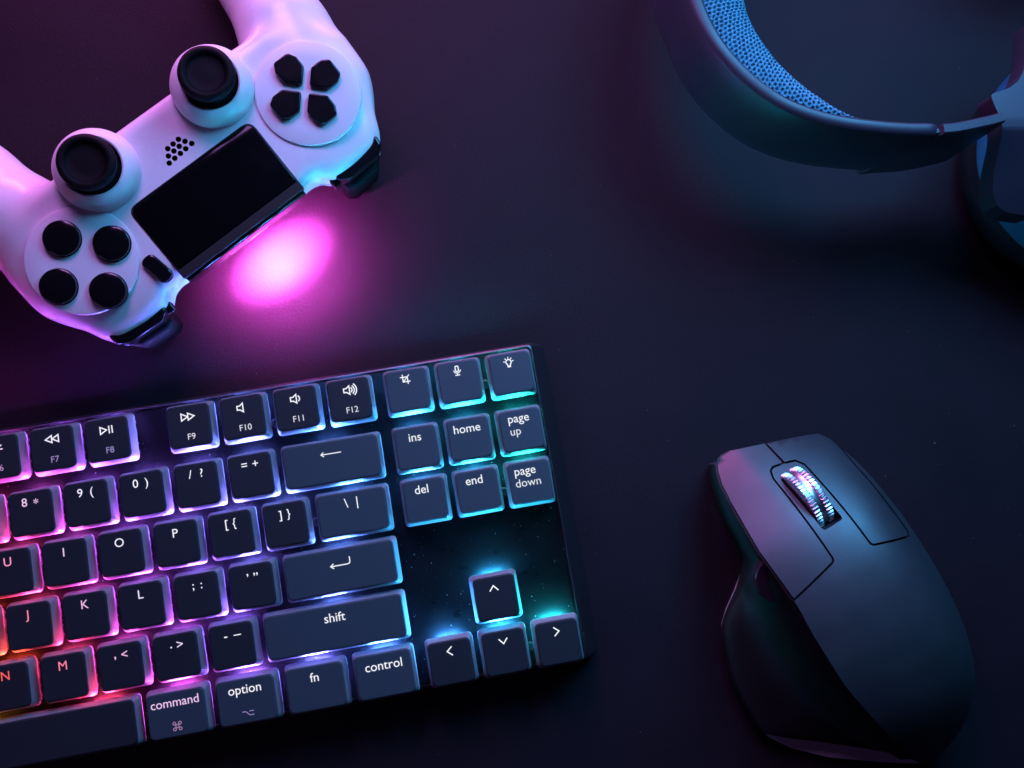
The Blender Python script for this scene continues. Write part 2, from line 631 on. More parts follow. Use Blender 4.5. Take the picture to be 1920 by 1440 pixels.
def icon(k):
    tri = lambda x, d: stroke_vf([(x, -1.0), (x + 1.75 * d, 0), (x, 1.0)], W, True)
    spk = stroke_vf([(-1.3, -.55), (-.55, -.55), (.35, -1.25), (.35, 1.25), (-.55, .55), (-1.3, .55)], W, True)
    wave = lambda r: stroke_vf(arc(.25, 0, r, -48, 48), W)
    if k == 'rew':
        return merge_vf([tri(0.05, -1), tri(1.9, -1)])
    if k == 'ffw':
        return merge_vf([tri(-1.9, 1), tri(-0.05, 1)])
    if k == 'play':
        return merge_vf([tri(-1.7, 1), stroke_vf([(.75, -1), (.75, 1)], W), stroke_vf([(1.6, -1), (1.6, 1)], W)])
    if k == 'mute':
        return spk
    if k == 'vol1':
        return merge_vf([spk, wave(1.0)])
    if k == 'vol3':
        return merge_vf([spk, wave(.85), wave(1.5), wave(2.15)])
    if k == 'bright':
        return merge_vf([stroke_vf(arc(0, -.4, .8, 0, 180), W), stroke_vf([(-1.7, -.5), (1.7, -.5)], W)]
                        + [stroke_vf([(1.1 * math.cos(R(a)), -.4 + 1.1 * math.sin(R(a))), (1.8 * math.cos(R(a)), -.4 + 1.8 * math.sin(R(a)))], W) for a in (35, 90, 145)])
    if k == 'crop':
        return merge_vf([stroke_vf([(-.85, 1.7), (-.85, -.85), (1.7, -.85)], .4), stroke_vf([(-1.7, .85), (.85, .85), (.85, -1.7)], .4),
                         stroke_vf([(-.6, -.6), (1.5, 1.5)], .34)])
    if k == 'mic':
        return merge_vf([stroke_vf([(x, y + .7) for x, y in rrect(.55, 1.0, .5, 4)], .42, True), stroke_vf(arc(0, .35, 1.25, 190, 350), .36),
                         stroke_vf([(0, -.9), (0, -1.6)], .36), stroke_vf([(-.8, -1.65), (.8, -1.65)], .36)])
    if k == 'bulb':
        return merge_vf([stroke_vf(arc(0, .1, .95, -55, 235, 14) + [(-.45, -1.35), (.45, -1.35)], .42, True), stroke_vf([(-.5, -1.65), (.5, -1.65)], .4)]
                        + [stroke_vf([(1.35 * math.cos(R(a)), .1 + 1.35 * math.sin(R(a))), (1.85 * math.cos(R(a)), .1 + 1.85 * math.sin(R(a)))], .34) for a in (10, 50, 90, 130, 170)])
    if k == 'back':
        return merge_vf([stroke_vf([(-3.3, 0), (3.7, 0)], .34), stroke_vf([(-2.5, .75), (-3.4, 0), (-2.5, -.75)], .34)])
    if k == 'enter':
        return merge_vf([stroke_vf([(-3.2, -.9), (2.7, -.9), (3.35, -.7), (3.6, -.1), (3.6, 1.5)], .38), stroke_vf([(-2.3, -.1), (-3.3, -.9), (-2.3, -1.7)], .38)])
    if k in '^v<>':
        a = {'^': 0, 'v': 180, '<': 90, '>': -90}[k]
        c_, s_ = math.cos(R(a)), math.sin(R(a))
        return stroke_vf([(x * c_ - y * s_, x * s_ + y * c_) for x, y in ((-1.45, -.85), (0, .85), (1.45, -.85))], .42)
    if k == 'cmd':
        q = []
        for sx in (1, -1):
            for sy in (1, -1):
                q.append(stroke_vf([(sx * .95 + .48 * math.cos(R(t)), sy * .95 + .48 * math.sin(R(t))) for t in range(0, 360, 30)], .24, True))
        return merge_vf(q + [stroke_vf([(x, y) for x, y in ((-.5, -.5), (.5, -.5), (.5, .5), (-.5, .5))], .24, True)])
    if k == 'opt':
        return merge_vf([stroke_vf([(-1.9, .65), (-.8, .65), (.5, -.65), (1.9, -.65)], .26), stroke_vf([(.5, .65), (1.9, .65)], .26)])


# (x in key units, row, width, grey cap, list of (kind, content, size, dx, dy, dim))
ROWY = {'f': 2.5 * U, 'n': 1.4 * U, 'q': 0.4 * U, 'a': -0.6 * U, 'z': -1.6 * U, 'b': -2.6 * U}
NAV = 0.11
T = lambda s, size=4.7, dx=0, dy=3.6, dim=1.0: ('t', s, size, dx, dy, dim)
I = lambda s, dx=0, dy=3.6, dim=1.0: ('i', s, 1, dx, dy, dim)
keys = []
FK = lambda x, n, ic: keys.append((x, 'f', 1, False, [I(ic, 0, 3.4)] + [T('F%d' % n, 3.5, 0.4, -3.9, 0.55 if n < 9 else 0.82)]))
for x, n, ic in ((7, 5, 'bright'), (8, 6, 'bright'), (9, 7, 'rew'), (10, 8, 'play'), (11.5, 9, 'ffw'), (12.5, 10, 'mute'), (13.5, 11, 'vol1'), (14.5, 12, 'vol3')):
    FK(x, n, ic)
for x, ic in ((15.5, 'crop'), (16.5, 'mic'), (17.5, 'bulb')):
    keys.append((x + NAV, 'f', 1, True, [I(ic, -.3, 4.0)]))
for x, a, b in ((6.5, '6', '^'), (7.5, '7', '&'), (8.5, '8', '*'), (9.5, '9', '('), (10.5, '0', ')'), (11.5, '/', '?'), (12.5, '=', '+')):
    keys.append((x, 'n', 1, False, [T(a, 4.5, -1.9, 3.7), T(b, 4.5, 2.0, 3.7 if b != '*' else 2.9)]))
keys.append((14, 'n', 2, True, [I('back', 0, 2.9)]))
for x, s in ((15.5, 'ins'), (16.5, 'home')):
    keys.append((x + NAV, 'n', 1, True, [T(s, 4.9, -.2 if s == 'ins' else -.4, 3.6)]))
keys.append((17.5 + NAV, 'n', 1, True, [T('page', 4.9, -.4, 4.2), T('up', 4.7, -2.2, -.4, 0.85)]))
for x, s in ((6, 'T'), (7, 'Y'), (8, 'U'), (9, 'I'), (10, 'O'), (11, 'P')):
    keys.append((x, 'q', 1, False, [T(s, 4.6, -.2, 3.4)]))
for x, a, b in ((12, '[', '{'), (13, ']', '}')):
    keys.append((x, 'q', 1, False, [T(a, 4.4, -1.3, 3.4), T(b, 4.4, 1.5, 3.4)]))
keys.append((14.25, 'q', 1.5, True, [T('\\', 5.0, -1.9, 3.4), T('|', 5.0, 2.0, 3.6)]))
for x, s in ((15.5, 'del'), (16.5, 'end')):
    keys.append((x + NAV, 'q', 1, True, [T(s, 4.9, -.8, 3.8)]))
keys.append((17.5 + NAV, 'q', 1, True, [T('page', 4.9, -1.3, 4.2), T('down', 4.7, -.7, -.1, 0.85)]))
for x, s in ((6.25, 'G'), (7.25, 'H'), (8.25, 'J'), (9.25, 'K'), (10.25, 'L')):
    keys.append((x, 'a', 1, False, [T(s, 4.6, 0, 3.6)]))
keys.append((11.25, 'a', 1, False, [T(';', 4.4, -1.0, 3.5), T(':', 4.4, 1.8, 3.5)]))
keys.append((12.25, 'a', 1, False, [T('\u2019', 4.8, -1.2, 2.6), T('\u201d', 4.8, 1.6, 2.6)]))
keys.append((13.875, 'a', 2.25, True, [I('enter', 0, 2.6)]))
for x, s in ((6.75, 'B'), (7.75, 'N'), (8.75, 'M')):
    keys.append((x, 'z', 1, False, [T(s, 4.7, 0, 3.6)]))
keys.append((9.75, 'z', 1, False, [T(',', 5.2, -1.4, 4.4), T('<', 4.6, 1.8, 3.6)]))
keys.append((10.75, 'z', 1, False, [T('.', 5.2, -1.4, 4.4), T('>', 4.6, 1.6, 3.6)]))
keys.append((11.75, 'z', 1, False, [T('-', 4.8, -1.8, 3.6), T('\u2013', 5.2, 2.2, 3.6)]))
keys.append((13.625, 'z', 2.75, True, [T('shift', 5.0, 0.2, 3.2)]))
keys.append((16.5 + NAV, 'z', 1, False, [I('^', -.3, 3.4)]))
keys.append((6.875, 'b', 6.25, False, []))
keys.append((10.625, 'b', 1.25, True, [T('command', 4.7, -.2, 3.9), I('cmd', -.3, -4.0, 0.5)]))
keys.append((11.875, 'b', 1.25, True, [T('option', 4.9, -.2, 3.9), I('opt', 0, -4.2, 0.5)]))
keys.append((13.125, 'b', 1.25, True, [T('fn', 4.9, 0, 3.4)]))
keys.append((14.375, 'b', 1.25, True, [T('control', 5.0, 0.2, 3.2)]))
for x, s in ((15.5, '<'), (16.5, 'v'), (17.5, '>')):
    keys.append((x + NAV, 'b', 1, False, [I(s, 0, 3.8)]))

LED_POWER = 1350.0
for kx, row, wu, grey, legs in keys:
    x = (kx - 13) * U
    y = ROWY[row]
    col = led_colour(x, y)
    key = put('key', get_cap(wu, grey), kb, (x + random.uniform(-.06, .06), y + random.uniform(-.06, .06), random.uniform(-.08, .05)), R(random.uniform(-.5, .5) / wu))
    spots = [0.0] if wu < 6 else [-45.0, 0.0, 45.0]
    for sx in spots:
        put('switch_housing', ME_HOUSING, key, (sx, 0, 0))
        put('clip', ME_CLIP, key, (sx, 0, 0))
        col = led_colour(x + sx, y)
        dimmer = 0.62 + 0.88 * max(0.0, min(1.0, (wave(x + sx, y) + 40) / 90))
        col = tuple(a * dimmer for a in col)
        led = put('led', ME_LED, key, (sx, 0, 0))
        led.material_slots[0].link = 'OBJECT'
        led.material_slots[0].material = glow('led_glow', col, LED_POWER * (1.0 if wu < 6 else 0.5))
        led.material_slots[2].link = 'OBJECT'
        led.material_slots[2].material = glow('led_glow', col, LED_POWER * (0.55 if row == 'b' or (row == 'z' and kx > 16) else 0.16))
    for kind, s, size, dx, dy, dim in legs:
        vf = text_vf(s, size * (0.89 if len(s) > 1 else 0.93), (0.0 if s in 'MNK' else 0.012) if dim > 0.9 else 0.0) if kind == 't' else icon(s)
        q_ = 1.25 if kind == 'i' and row == 'f' and not grey else 1.0
        v = [(a * q_, b * q_, KTOP + 0.025) for a, b, c_ in vf[0]]
        put('legend', mesh_of('legend', v, vf[1], legend_mat(led_colour(x, y), wave(x, y), dim), smooth=False), key, (dx, dy, 0))

# small screws in the plate between keys
for sxu, sy in ((17.11 + NAV - .0, ROWY['b'] - 1.0), (17.0 + NAV, ROWY['q'] - 2.0), (17.0 + NAV, ROWY['f'] - 1.5), (13.5, ROWY['q'] - 1.0), (13.0, ROWY['f'] - 3)):
    sx = (sxu - 13) * U if sxu != 17.11 + NAV else (17.0 + NAV - 13) * U
    sc = lathe('screw', [(1.7, PLATE - .1), (1.7, PLATE + .35), (1.5, PLATE + .5), (0.9, PLATE + .5), (0.8, PLATE + .25), (0.05, PLATE + .25)], M['screw'], kb, (sx, sy, 0), n=20)

# dust on the plate and the caps
dv = []
for i in range(900):
    s_ = random.choice((.05, .06, .07, .08, .10, .12, .18))
    x = random.uniform(-100, 99)
    y = random.uniform(-56, 56)
    z = PLATE + 0.02
    dv.append(([(x - s_, y - s_ * .6, z), (x + s_, y - s_ * .3, z), (x + s_ * .2, y + s_, z), (x, y, z + s_ * 1.2)],
               [(0, 2, 1), (0, 1, 3), (1, 2, 3), (2, 0, 3)]))
v, f = merge_vf(dv)
d_ = put('dust_specks', mesh_of('dust_specks', v, f, M['dust'], smooth=False), kb)
d_['kind'] = 'stuff'


# ------------------------------------------------------------------ game controller
def surface_nets(F, org, h):
    """numpy surface nets: scalar grid -> smooth quad mesh (mm)"""
    nx, ny, nz = F.shape
    s = F < 0
    acc = np.zeros((nx - 1, ny - 1, nz - 1, 3))
    cnt = np.zeros((nx - 1, ny - 1, nz - 1))
    cor = [(a, b, c) for a in (0, 1) for b in (0, 1) for c in (0, 1)]
    sl = lambda o: F[o[0]:nx - 1 + o[0], o[1]:ny - 1 + o[1], o[2]:nz - 1 + o[2]]
    for a in cor:
        for ax in range(3):
            if a[ax] == 1:
                continue
            b = list(a)
            b[ax] = 1
            fa, fb = sl(a), sl(b)
            cross = (fa < 0) != (fb < 0)
            t = np.where(cross, fa / np.where(cross, fa - fb, 1), 0)
            p = np.zeros(acc.shape)
            for k in range(3):
                p[..., k] = a[k]
            p[..., ax] += t
            acc += p * cross[..., None]
            cnt += cross
    act = cnt > 0
    idx = -np.ones(act.shape, int)
    idx[act] = np.arange(act.sum())
    ijk = np.argwhere(act)
    V = (ijk + acc[act] / cnt[act][:, None]) * h + np.array(org)
    Q = []
    for ax in range(3):
        o1, o2 = [(1, 2), (2, 0), (0, 1)][ax]
        a = np.take(s, range(0, s.shape[ax] - 1), ax)
        b = np.take(s, range(1, s.shape[ax]), ax)
        e = np.argwhere(a != b)
        e = e[(e[:, o1] > 0) & (e[:, o2] > 0) & (e[:, o1] < F.shape[o1] - 1) & (e[:, o2] < F.shape[o2] - 1)]
        fl = a[tuple(e.T)]
        c = []
        for d1, d2 in ((1, 1), (0, 1), (0, 0), (1, 0)):
            q = e.copy()
            q[:, o1] -= d1
            q[:, o2] -= d2
            c.append(idx[tuple(q.T)])
        c = np.stack(c, 1)
        c[~fl] = c[~fl][:, ::-1]
        Q.append(c)
    Q = np.concatenate(Q)
    return V, Q


def smin(a, b, k):
    h = np.clip(0.5 + 0.5 * (b - a) / k, 0, 1)
    return b * (1 - h) + a * h - k * h * (1 - h)


def poly_sdf(px, py, poly):
    d = np.full(px.shape, 1e9)
    sgn = np.ones(px.shape)
    k = len(poly)
    for i in range(k):
        ax, ay = poly[i]
        bx, by = poly[i - 1]
        ex, ey = bx - ax, by - ay
        wx, wy = px - ax, py - ay
        t = np.clip((wx * ex + wy * ey) / (ex * ex + ey * ey), 0, 1)
        d = np.minimum(d, (wx - ex * t) ** 2 + (wy - ey * t) ** 2)
        c1 = py >= ay
        c2 = py < by
        c3 = ex * wy > ey * wx
        flip = (c1 & c2 & c3) | (~c1 & ~c2 & ~c3)
        sgn = np.where(flip, -sgn, sgn)
    return sgn * np.sqrt(d)


def round_cone(px, py, pz, a, b, r1, r2):
    ab = np.array(b) - np.array(a)
    L2 = (ab ** 2).sum()
    wx, wy, wz = px - a[0], py - a[1], pz - a[2]
    t = np.clip((wx * ab[0] + wy * ab[1] + wz * ab[2]) / L2, 0, 1)
    return np.sqrt((wx - ab[0] * t) ** 2 + (wy - ab[1] * t) ** 2 + (wz - ab[2] * t) ** 2) - (r1 + (r2 - r1) * t)


GP_LOC = (-23.79, 118.14, 40.0)
gp = thing('game_controller', 'white wireless game controller with black sticks and buttons, glowing magenta light bar', 'controller',
           GP_LOC, (Matrix.Rotation(R(219.6), 3, 'Z') @ Matrix.Rotation(R(-10), 3, 'X')).to_euler())

h = 1.0
org = (-82.0, -108.0, -58.0)
gx, gy, gz = np.meshgrid(np.arange(0, 83 + 82, h) + org[0], np.arange(0, 134, h) + org[1], np.arange(0, 66, h) + org[2], indexing='ij')
ax_ = np.abs(gx)
half = [(0, 13.2), (24, 13.2), (29, 12.6), (33, 13.6), (36.5, 17.2), (45, 18.4), (57, 18.2), (61, 12.4), (65, 3), (69.5, -8), (70, -22),
        (62, -33), (48, -38.5), (30, -39), (0, -39)]
p2 = poly_sdf(ax_, gy, half + [(-5, -39), (-5, 13.2)])
rr_ = 5.0
dz = np.abs(gz + 11.5) - 11.5
# face falls away a little towards the trigger mounts and the shoulders
face = np.clip((ax_ - 30) / 35, 0, 1) ** 2 * 5.0 + np.clip((gy - 4) / 14, 0, 1) ** 2 * 3.0 * np.clip((ax_ - 26) / 8, 0, 1)
dz = np.abs(gz + 11.5 + face * 0.5) - (11.5 - face * 0.5)
q1 = np.maximum(p2 + rr_, 0)
q2 = np.maximum(dz + rr_, 0)
body = np.sqrt(q1 ** 2 + q2 ** 2) + np.minimum(np.maximum(p2 + rr_, dz + rr_), 0) - rr_
chain = [((54, -14, -18), 18.6), ((57.6, -38, -20), 16.6), ((61.2, -60, -27), 14.0), ((62.5, -78, -36), 12.6), ((61, -90, -42), 11.0)]
grip = None
for (a, ra), (b, rb) in zip(chain[:-1], chain[1:]):
    g = round_cone(ax_, gy, gz, a, b, ra, rb)
    grip = g if grip is None else smin(grip, g, 3.0)
sd = smin(body, grip, 7.0)
V, Q = surface_nets(sd, org, h)
me = mesh_of('shell', [tuple(p) for p in V], [tuple(int(i) for i in q) for q in Q], M['white_plastic'], sharp=180)
for _ in range(1):
    bm = bmesh.new()
    bm.from_mesh(me)
    for k in range(6):
        bmesh.ops.smooth_vert(bm, verts=bm.verts[:], factor=0.5, use_axis_x=True, use_axis_y=True, use_axis_z=True)
    bm.to_mesh(me)
    bm.free()
holes = []
HX, HY = (1.95, -0.55), (-1.25, 1.95)
pitch = [(-2.3, -23.8), (-3.6, -22.0), (-4.9, -20.1), (0.1, -23.6), (-1.0, -21.8), (-2.2, -19.9), (2.5, -23.4), (1.4, -21.6), (0.2, -19.7), (3.9, -21.3), (2.7, -19.5), (5.2, -19.3)]
pitch = [(-0.4 + 1.0 * a, b) for a, b in pitch]
cutv = []
for a, b in pitch:
    vv, ff = prism_vf(circle(0.95, 14, a, b), -3.5, 3.0, 0.01, 1)
    cutv.append((vv, ff))
v, f = merge_vf(cutv)
cut = mesh_of('cut', v, f, M['hole_black'], smooth=False)
me2 = boolean_diff(me, [cut], None)
me2.set_sharp_from_angle(angle=R(60))
put('shell', me2, gp)
for a, b in pitch:
    lathe('speaker_hole_shade', [(0.94, -3.4), (0.94, -3.2), (0.05, -3.15)], M['hole_black'], gp, (a, b, 0), n=14)  # black disc paints the shade at the bottom of each hole

# round control fields
for sx in (-1, 1):
    lathe('control_disc', [(18.2, -9), (18.2, 0.5), (18.1, 0.75), (17.8, 0.9), (12, 1.1), (0.05, 1.2)], M['white_satin'], gp, (sx * 47.6, -10.4, 0), n=96)

# stick wells and sticks
for sx, tilt in ((-1, (0.02, -0.02)), (1, (-0.02, 0.0))):
    cx, cy = sx * 23.9 + 1.0, -30.9
    lathe('stick_collar', [(14.0, -12), (14.0, 0.5), (13.8, 2.2), (13.3, 4.2), (12.4, 5.9), (11.2, 7.1), (10.1, 7.7), (9.6, 7.5), (9.3, 6.6), (9.2, 3)], M['white_satin'], gp, (cx, cy, 0), n=96)
    st = lathe('thumbstick', [(9.15, 3.0), (9.1, 5.6), (8.2, 7.6), (6.4, 9.2), (4.8, 9.8), (4.6, 10.4), (5.4, 11.0), (8.3, 11.5), (9.0, 12.1), (9.2, 13.0), (9.1, 14.0), (8.6, 14.8), (7.8, 15.2), (7.0, 15.1),
                              (6.4, 14.5), (6.0, 13.9), (5.5, 13.65), (3, 13.7), (0.05, 13.8)], M['rubber'], gp, (cx, cy, 0), (tilt[0], tilt[1], 0), n=72)

# face buttons
for bx, by in ((0, -11.0), (-11.4, -0.2), (10.9, 0.8), (-0.6, 11.4)):
    lathe('face_button', [(6.2, 0), (6.2, 1.75), (5.95, 1.8), (5.95, 3.0), (5.8, 3.4), (5.4, 3.6), (3, 3.75), (0.05, 3.8)], M['black_gloss'], gp, (47.9 + bx, -8.6 + by, -0.5), n=56)

# direction pad
arm = round_poly([(0, 1.75), (4.6, 6.35), (4.6, 10.4), (3.0, 13.2), (-3.0, 13.2), (-4.6, 10.4), (-4.6, 6.35)], [0.9, 1.3, 1.8, 1.6, 1.6, 1.8, 1.3], 3)
av, af = prism_vf(arm, 0.5, 3.7, 0.5, 3)
ME_ARM = mesh_of('dpad_arm', av, af, M['black_gloss'], sharp=50)
for k in range(4):
    put('dpad_arm', ME_ARM, gp, (-47.4, -11.6, -0.5), R(90 * k) + R(1))

# touch pad: flat plate that rolls over the front edge
tp = round_poly([(-25.3, -14.6), (25.3, -14.6), (25.3, 16.0), (-25.3, 16.0)], [3.4, 3.4, 0.6, 0.6], 6)


def touchpad_vf():
    ys = [-14.6 + 3.4 * (1 - math.cos(R(9 * i))) for i in range(11)] + [-8, -2, 4, 8.6, 10.0]
    prof = [(y, 0.55) for y in ys] + [(10.0 + 1.0 * math.sin(R(a)), -0.45 + 1.0 * math.cos(R(a))) for a in (15, 30, 45)]
    prof += [(11.5, 0.02), (14.2, -2.2)] + [(14.2 + 1.3 * math.sin(R(a)), -3.3 + 1.3 * math.cos(R(a))) for a in (45, 60, 75, 90)] + [(15.5, -7.0)]
    rows = []
    for y, z in prof:
        d = max(0.0, min(1.0, (-11.2 - y) / 3.4))
        hw = 25.3 - 3.4 * (1 - math.sqrt(max(0.0, 1 - d * d)))
        rows.append([(-hw, y, -6.9), (-hw, y, z - .45), (-hw + .12, y, z - .12), (-hw + .45, y, z), (hw - .45, y, z), (hw - .12, y, z - .12), (hw, y, z - .45), (hw, y, -6.9)])
    return ring_loft(rows)


v, f = touchpad_vf()
bm = bmesh.new()
me = mesh_of('touchpad', v, f, M['touch_black'], sharp=35)
bm.from_mesh(me)
bmesh.ops.recalc_face_normals(bm, faces=bm.faces[:])
bm.to_mesh(me)
bm.free()
me.set_sharp_from_angle(angle=R(35))
put('touchpad', me, gp)
tq = round_poly([(-25.75, -15.05), (25.75, -15.05), (25.75, 14.2), (-25.75, 14.2)], [3.7, 3.7, 0.4, 0.4], 6)
prism('touchpad_gap', tq, -4, 0.16, M['gap'], gp, bev=0.05, nb=1)
# front face below the pad with the light bar
prism('front_fascia', rrect(25.2, 3.0, 1.2, 3, 0, 11.6), -15.5, -4.5, M['black_gloss'], gp, bev=0.6)
lb = prism('light_bar', rrect(9.0, 1.0, 0.5, 3, 0, 13.75), -14.5, -10.5, glow('light_bar_glow', (1.0, 0.10, 0.85), 0.8), gp, bev=0.4)
# options button
prism('options_button', [(x, y) for x, y in rrect(2.75, 5.4, 2.7, 8)], -2, 1.3, M['black_gloss'], gp, bev=0.7, loc=(30.4, 6.4, 0), rz=R(9))

# shoulder buttons and triggers
for sx in (-1, 1):
    b_out = round_poly([(sx * x, y) for x, y in ([(37.5, 13), (58.5, 13), (58.0, 17.2), (54, 19.6), (41, 20.2), (37.5, 18.2)] if sx > 0 else [(37.5, 13), (37.5, 18.2), (41, 20.2), (54, 19.6), (58.0, 17.2), (58.5, 13)])], 1.6, 4)
    prism('shoulder_button', b_out, -12.5, -5.2, M['black_gloss'], gp, bev=1.0, nb=3)
    t_out = round_poly([(sx * x, y) for x, y in ([(39, 10), (57.5, 10), (57.5, 17), (53, 22.0), (42, 23.0), (39, 21)] if sx > 0 else [(39, 10), (39, 21), (42, 23.0), (53, 22.0), (57.5, 17), (57.5, 10)])], 2.4, 4)
    prism('trigger', t_out, -34.5, -13.2, M['rubber'], gp, bev=2.2, nb=4, bottom_bev=1.5)
    prism('trigger_hinge', rrect(1.4, 2.0, 0.6, 3), -12, -7.2, M['black_gloss'], gp, bev=0.5, loc=(sx * 36.6, 17.4, 0))

# the lamp inside the light bar, shining out and down on the desk
for nm, en, ang, bl, sc_ in (('light_bar_lamp', 10.0, 60, 1.0, 1.7), ('light_bar_lamp', 1.9, 135, 1.0, 1.2)):
    sp = bpy.data.lights.new(nm, 'SPOT')
    sp.energy = en
    sp.color = (1.0, 0.10, 0.88)
    sp.spot_size = R(ang)
    sp.spot_blend = bl
    sp.shadow_soft_size = 0.003
    spo = bpy.data.objects.new(nm, sp)
    C.objects.link(spo)
    spo.parent = gp
    spo.location = Vector((-2.2, 16.6, -11.5)) * S
    zv = -Vector((-0.06, 0.26, -1.0)).normalized()
    xv = (Vector((1, 0, 0)) - zv * zv.x).normalized()
    spo.rotation_euler = Matrix((xv, zv.cross(xv), zv)).transposed().to_euler()
    spo.scale = (sc_, 1, 1)

# ------------------------------------------------------------------ mouse
ms = thing('computer_mouse', 'dark grey ergonomic computer mouse with thumb rest and ridged steel scroll wheel', 'mouse',
           (197.11, -18.15, 0), (0, 0, R(30)))
HC = Smooth([(70, 15.5), (66, 18.4), (62, 21.4), (58, 24.4), (50, 30), (40, 36.3), (30, 41.5), (20, 45.3), (10, 48), (0, 49.5), (-10, 50), (-20, 49.2), (-30, 46.8), (-40, 42.2), (-50, 34.5), (-58, 26), (-64, 18), (-69, 9.5), (-72, 4.5)])
UR = Smooth([(66, 12), (60, 21), (55, 26.5), (50, 30), (45, 32.0), (28, 34.2), (14, 34.6), (0, 34.4), (-9, 34), (-27, 32), (-43, 28.2), (-55, 22.8), (-62, 17.2), (-67, 11.5), (-70, 7), (-72, 3)])
UL = Smooth([(66, -7), (64.5, -12), (61, -15.5), (56, -18), (41, -21.2), (30, -22.6), (15, -22.4), (0, -23.4), (-13, -23.2), (-30, -20), (-45, -15), (-58, -9), (-66, -5), (-72, -2)])
# outline of the foot on the thumb side
UT = Smooth([(66, -6), (64.5, -11), (61, -14), (56, -16), (41, -19), (30, -19.5), (26, -20), (21, -24.5), (17, -30), (13, -36), (9, -40.5), (1, -44.5), (-14, -48.4), (-26, -48.6), (-30, -47.8), (-34, -44.0), (-44.8, -30.5), (-57.6, -15), (-64, -7.5), (-69, -2.5), (-72, 0)])
U0 = 0.0


def front_y(u):
    """slanted nose: left side reaches further forward"""
    return 64.5 - 0.33 * max(0, u + 8) - 0.004 * max(0, u - 15) ** 2


def mouse_h(u, y):
    ys = y + 0.30 * max(0.0, u + 6) * max(0.0, min(1.0, (y - 15) / 45))       # the nose is cut on a slant
    hc = HC(ys)
    if u >= U0:
        wv = min(0.9995, (u - U0) / max(1.0, UR(y) - U0))
        return 3.0 + (hc - 3.0) * (1 - wv ** 2.7) ** (1 / 2.7)
    ul = UL(y)
    k = (u - U0) / (ul - U0)
    return hc - (0.8 + 1.8 * min(1, max(0, (50 - hc) / 20)) * 0 + 1.7) * k * k


rows = []
ysec = [62.4, 62.1, 61.7, 61.2, 60.6, 60] + [60 - 2.2 * i for i in range(1, 55)] + [-60, -62, -64, -65.5, -67, -68.2, -69.2, -70.2, -71, -71.6]
NT, NL = 30, 16
for y in ysec:
    ul, ur, ut = UL(y), UR(y), UT(y)
    zl = mouse_h(ul, y)
    sec = []
    # thumb side from foot to ridge
    deep = max(0.0, (ul - ut - 2))
    for i in range(NL):
        t = i / NL
        if deep > 1.0:
            P = [Vector((ut + 1.2, 1.6)), Vector((ut, 4.0)), Vector((ut + 1.5, min(zl * .5, 8.0))), Vector((ut + deep * .55, min(zl * .6, 10.5))), Vector((ul - 3.2, min(zl * .75, 22))), Vector((ul - 1.2, zl * .86)), Vector((ul, zl))]
        else:
            P = [Vector((ut + 1.0, 1.6)), Vector((ut, 3.0)), Vector((ut, zl * .35)), Vector((ut + (ul - ut) * .4, zl * .6)), Vector((ut + (ul - ut) * .8, zl * .82)), Vector((ul - .2, zl * .94)), Vector((ul, zl))]
        k = t * 6
        j = min(5, int(k))
        fr = k - j
        a = P[max(0, j - 1)]
        b = P[j]
        c_ = P[j + 1]
        d = P[min(6, j + 2)]
        q = 0.5 * ((2 * b) + (c_ - a) * fr + (2 * a - 5 * b + 4 * c_ - d) * fr * fr + (3 * b - a - 3 * c_ + d) * fr ** 3)
        sec.append((q.x, y, max(1.2, q.y)))
    for i in range(NT + 1):
        t = i / NT
        u = ul + (ur - ul) * (math.sin(t * math.pi / 2) ** 0.9)
        yy = y - 0.30 * max(0.0, u + 6) * max(0.0, min(1.0, (y - 15) / 45)) * 0.92
        u2 = min(u, UL(yy) + 200)
        sec.append((u, yy, mouse_h(u, yy) if u < ur - 0.02 else 3.0))
    sec.append((sec[-1][0] - 1.0, sec[-1][1], 1.2))
    rows.append(sec)
k = len(rows[0])
v = [p for r_ in rows for p in r_]
f, fm = [], []
for a in range(len(rows) - 1):
    for i in range(k - 1):
        f.append((a * k + i, (a + 1) * k + i, (a + 1) * k + i + 1, a * k + i + 1))
        fm.append(1 if i < NL else 0)
    f.append((a * k + k - 1, (a + 1) * k + k - 1, (a + 1) * k, a * k))
    fm.append(2)
f.append(tuple(range(k)))
fm.append(0)
f.append(tuple((len(rows) - 1) * k + i for i in range(k))[::-1])
fm.append(0)
shell = mesh_of('shell', v, f, [M['mouse'], M['mouse_rubber'], M['gap']], fm, sharp=45)
bm = bmesh.new()
bm.from_mesh(shell)
bmesh.ops.triangulate(bm, faces=[q for q in bm.faces if len(q.verts) > 4])
bmesh.ops.recalc_face_normals(bm, faces=bm.faces[:])
bm.to_mesh(shell)
bm.free()


# button outlines (u, y), counter-clockwise
def ulb(y):
    return UL(y) + 0.3


L_OUT = [(ulb(y), y) for y in (64, 62.5, 60, 56, 50, 44, 38, 32, 26, 20, 14.8)] + [(-4.4, 18.9), (-2.9, 49.6), (-1.6, 52.2), (0.2, 53.0), (4.2, 52.3), (4.4, front_y(4.4))] + \
        [(0, front_y(0)), (-4, front_y(-4)), (-8, front_y(-8)), (-10.5, 64.6)]
R_OUT = [(5.2, front_y(5.2)), (5.2, 52.0), (9.0, 50.8), (10.7, 48.0), (10.0, 16.8), (25.4, 11.2), (25.9, 22), (27, 38), (28.4, 46), (29.0, 48.6)] + \
        [(26.5, front_y(26.5)), (20, front_y(20)), (12, front_y(12))]
SLOT = rrect(4.1, 10.2, 1.1, 3, 3.4, 38.0)


def ccw(p):
    a = sum(p[i - 1][0] * p[i][1] - p[i][0] * p[i - 1][1] for i in range(len(p)))
    return p if a > 0 else p[::-1]


